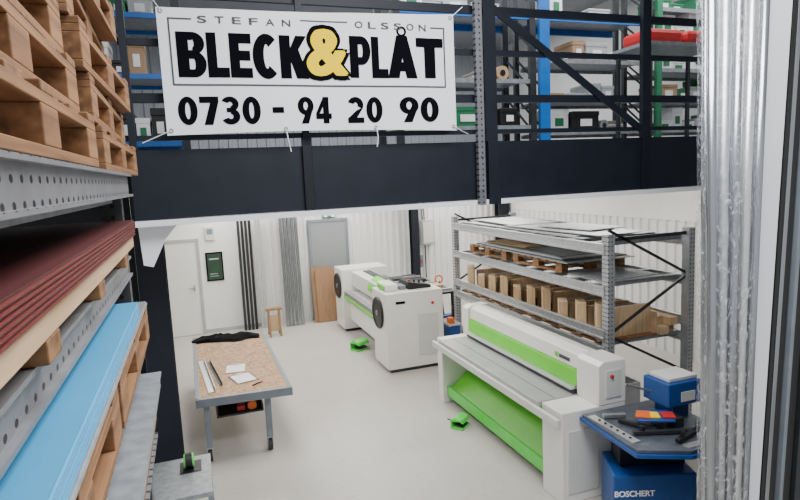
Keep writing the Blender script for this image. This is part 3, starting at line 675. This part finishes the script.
for i in range(2):
    for j in range(2):
        o=B().box(5.14+.13*j,5.26+.13*j,5.30+.06*((i*2+j)%3),8.6,1.222+.1*i,1.318+.1*i).done("timber_plank","woodL" if (i+j)%2 else "woodP",None,.003); tag(o,"long pale timber beam lying on the rack","timber","long timber on the rack")
t=thing("wooden_pallet",(4.9,6.2,0),"wooden pallet on the floor beneath the rack","pallet")
b=B()
for i in range(6): b.box(4.4,5.35,5.5+i*.22,5.62+i*.22,.12,.144)
b.done("deck","woodX",t)
for x in (4.4,4.83,5.25): B().box(x,x+.1,5.5,6.72,0,.12).done("bearer","woodY",t)
t=thing("storage_crate",(4.9,6.2,.145),"grey plastic crate on a pallet under the rack","crate")
b=B(); b.box(4.5,5.2,5.7,6.5,.145,.165).box(4.5,4.52,5.7,6.5,.165,.5).box(5.18,5.2,5.7,6.5,.165,.5).box(4.52,5.18,5.7,5.72,.165,.5).box(4.52,5.18,6.48,6.5,.165,.5); b.done("shell","lgrey",t)
# ---------------------------------------------------------------- pallet truck behind rear machine
t=thing("blue_pallet_truck",(4.75,9.8,0),"blue hand pallet truck with an orange handle","pallet truck")
for xa in (4.55,4.85): B().box(xa,xa+.15,9.7,10.8,.06,.14).done("fork","blue",t,.01)
B().box(4.55,5.0,10.8,10.98,.06,.32).done("body","blue",t,.01)
b=B(); b.cyl((4.78,10.92,.3),(4.78,11.1,1.0),.02,10); b.done("shaft","dark",t)
b=B(); b.torus((4.78,11.12,1.04),.08,.018,'Y',20,8); b.done("handle","orange",t)
for x in (4.62,4.92):
    b=B(); b.cyl((x-.04,9.8,.04),(x+.04,9.8,.04),.04,14); b.done("wheel","rubber",t)
    b=B(); b.cyl((x-.03,10.95,.1),(x+.03,10.95,.1),.1,16); b.done("wheel","rubber",t)
t=thing("tool_trolley",(4.15,9.0,0),"low blue and grey tool trolley with small parts on top","trolley")
B().box(4.02,4.22,8.95,9.4,.1,.62).done("body","blue",t,.01)
B().box(4.0,4.24,8.93,9.42,.62,.65).done("top","lgrey",t,.005)
B().box(4.04,4.14,9.0,9.12,.65,.75).done("tray","orange",t,.005)
for y in (9.0,9.35):
    for x in (4.05,4.19):
        b=B(); b.cyl((x-.015,y,.05),(x+.015,y,.05),.05,14); b.done("caster","rubber",t)
# ---------------------------------------------------------------- blue notcher
t=thing("corner_notcher",(3.75,3.95,0),"blue corner notching machine with a steel work table","notching machine")
b=B(); b.prism([(3.29,3.92),(3.93,3.67),(4.08,4.08),(3.50,4.28)],'Z',0,.06); b.done("plinth","black",t)
b=B(); b.prism([(3.26,3.89),(3.95,3.635),(4.11,4.10),(3.48,4.32)],'Z',.06,.56); b.done("body","blue",t,.015)
b=B(); b.prism([(3.42,4.00),(3.98,3.80),(4.08,4.08),(3.54,4.26)],'Z',.562,.842); b.done("pedestal","navy",t,.01)
b=B(); b.prism([(3.32,4.44),(3.27,3.62),(3.66,3.42),(4.27,3.42),(4.27,4.44)],'Z',.845,.882); b.done("table_edge","blue",t,.006)
b=B(); b.prism([(3.335,4.42),(3.29,3.635),(3.665,3.44),(4.25,3.44),(4.25,4.42)],'Z',.883,.913); b.done("work_table","steeld",t,.004)
B().box(3.34,3.42,3.74,4.34,.914,.92).done("scale","alu",t); B().box(3.68,4.17,3.48,3.55,.914,.92).done("scale","alu",t)
for i in range(6):
    b=B(); b.cyl((3.38,3.82+i*.08,.92),(3.38,3.82+i*.08,.928),.012,8); b.done("table_screw","black",t)
b=B(); b.box(4.02,4.20,3.98,4.22,.914,1.08); b.done("column","blue",t,.01)
b=B(); b.box(3.88,4.26,3.90,4.22,1.06,1.28); b.done("head","blue",t,.012)
b=B(); b.box(3.92,4.25,3.94,4.19,1.281,1.315); b.done("head_plate","offw",t,.006)
b=B(); b.box(4.02,4.18,3.892,3.90,1.10,1.19); b.done("name_plate","offw",t)
b=B(); b.box(3.76,3.96,3.80,4.0,.914,1.01,); b.done("die_block","dark",t,.01)
b=B(); b.prism([(3.52,3.88),(3.80,3.74),(3.96,3.94),(3.66,4.08)],'Z',1.01,1.025); b.done("blade_holder","blue",t,.003)
b=B(); b.prism([(3.54,3.94),(3.64,3.86),(3.74,3.98),(3.64,4.04)],'Z',1.026,1.04); b.done("warning_guard","orange",t,.003)
b=B(); b.prism([(3.65,3.87),(3.72,3.83),(3.78,3.93),(3.72,3.97)],'Z',1.026,1.04); b.done("yellow_guard","yel",t,.003)
b=B(); b.prism([(3.74,3.82),(3.84,3.77),(3.90,3.88),(3.80,3.93)],'Z',1.026,1.04); b.done("red_guard","redb",t,.003)
for p0,p1,m_ in (((3.44,3.86,.94),(4.04,3.64,.94),"dark"),((3.66,3.58,.94),(4.14,3.72,.94),"black"),((3.51,4.12,.94),(3.66,3.82,.94),"dark"),((3.44,4.25,.94),(3.64,4.18,.94),"steel")):
    b=B(); b.bar(p0,p1,.045,.035); b.done("angle_stop",m_,t,.006)
for px_,py_ in ((3.74,3.605),(3.99,3.68),(3.52,3.83)):
    b=B(); b.cyl((px_,py_,.95),(px_,py_,1.0),.02,12); b.done("clamp_knob","black",t)
text_part("BOSCHERT",3.27,3.60,.365,.42,3.89-.37*.01-.004,"paper",t,"lettering",.0,bold=.03,yslope=-.37)
b=B(); b.cyl((3.88,4.12,1.15),(3.64,4.18,1.24),.012,8); b.done("lever","steel",t)
# ---------------------------------------------------------------- right: tubes, white post, dark profiles
def tubes(n,y,xa0,xb0,xa1,xb1,rr,ph):
    for i in range(n):
        u=(i+ph)/(n-1+2*ph) if ph else i/(n-1)
        b=B(); b.cyl((xa0+(xb0-xa0)*u,y,0),(xa1+(xb1-xa1)*u,y,4.9),rr,20)
        o=b.done("steel_tube",["tube","galv","tube","alu","tube"][i%5],None,smooth=True); tag(o,"long slim grey metal tube standing upright wrapped in plastic","tube","upright tubes wrapped in plastic")
tubes(5,2.455,2.81,3.03,2.67,3.09,.0270,0)
tubes(4,2.53,2.81,3.03,2.67,3.09,.0270,.5)
bm=bmesh.new(); rings=[]
for k in range(200):
    z=.05+k*.024; ring=[]; u=z/4.9
    xl=2.765*(1-u)+2.625*u; xr_=3.072*(1-u)+3.135*u; cx=(xl+xr_)/2; hx=(xr_-xl)/2
    for i in range(80):
        th=2*math.pi*i/80; n_=noise.noise(Vector((math.cos(th)*2.2,math.sin(th)*2.2,z*1.5)))*.008+noise.noise(Vector((math.cos(th)*9,math.sin(th)*9,z*7)))*.008+abs(noise.noise(Vector((math.cos(th)*5+z*3,math.sin(th)*5,z*4))))*.008
        ring.append(bm.verts.new((cx+(hx-.010+n_)*math.cos(th),2.495+(.092+n_)*math.sin(th),z)))
    rings.append(ring)
for k in range(199):
    for i in range(80): bm.faces.new((rings[k][i],rings[k][(i+1)%80],rings[k+1][(i+1)%80],rings[k+1][i]))
b=B(); b.bm.free(); b.bm=bm; o=b.done("plastic_wrap","wrap",None,smooth=False); tag(o,"crinkled clear plastic film around the upright tubes","plastic film")
b=B(); b.prism([(3.095,0),(3.19,0),(3.39,4.9),(3.155,4.9)],'Y',2.50,2.56); o=b.done("white_post","vinyl",None,.006); tag(o,"long broad white steel profile standing upright beside the tubes","profile")
for i,(xb,xt,w,m,y) in enumerate([(3.20,3.40,.03,"black",2.50),(3.24,3.44,.035,"tube",2.50),(3.29,3.49,.06,"black",2.52),(3.37,3.57,.03,"grey",2.50),(3.42,3.62,.07,"black",2.52),(3.51,3.71,.05,"dark",2.50),(3.58,3.78,.08,"black",2.52),(3.69,3.89,.06,"dark",2.50)]):
    b=B(); b.prism([(xb,0),(xb+w,0),(xt+w,4.9),(xt,4.9)],'Y',y,y+.05); o=b.done("steel_profile",m,None,.003); tag(o,"long narrow metal profile standing beside the white one","profile","upright profiles beside the tubes")
struct(B().box(3.3,7.55,2.66,2.76,0,6.3).done("wall_front_right","dark"))
# ---------------------------------------------------------------- lights
def area(name,loc,sx,sy,e,rot=(0,0,0),c=(1,1,1)):
    l=bpy.data.lights.new(name,'AREA'); l.shape='RECTANGLE'; l.size=sx; l.size_y=sy; l.energy=e; l.color=c
    o=bpy.data.objects.new(name,l); o.location=loc; o.rotation_euler=rot; COL.objects.link(o)
for x in (0.6,3.0,5.8):
    for y in (7.0,10.2,12.3): area("ceiling_lamp",(x,y,3.38),.9,1.6,68,c=(1,.97,.92))
area("hall_fill",(1.7,1.6,6.0),2.4,2.4,430,c=(.98,.98,1))  # unseen area light added to brighten the front hall and banner
area("hall_fill",(4.2,5.6,6.1),6,1.2,170,c=(.97,.98,1))  # this and the next: unseen lights added to brighten the upper floor
area("hall_fill",(3.5,9.8,6.1),6,3,190,c=(.97,.98,1))
w=bpy.data.worlds.new("world"); bpy.context.scene.world=w; w.use_nodes=True
w.node_tree.nodes["Background"].inputs[0].default_value=(.95,.97,1,1); w.node_tree.nodes["Background"].inputs[1].default_value=.8
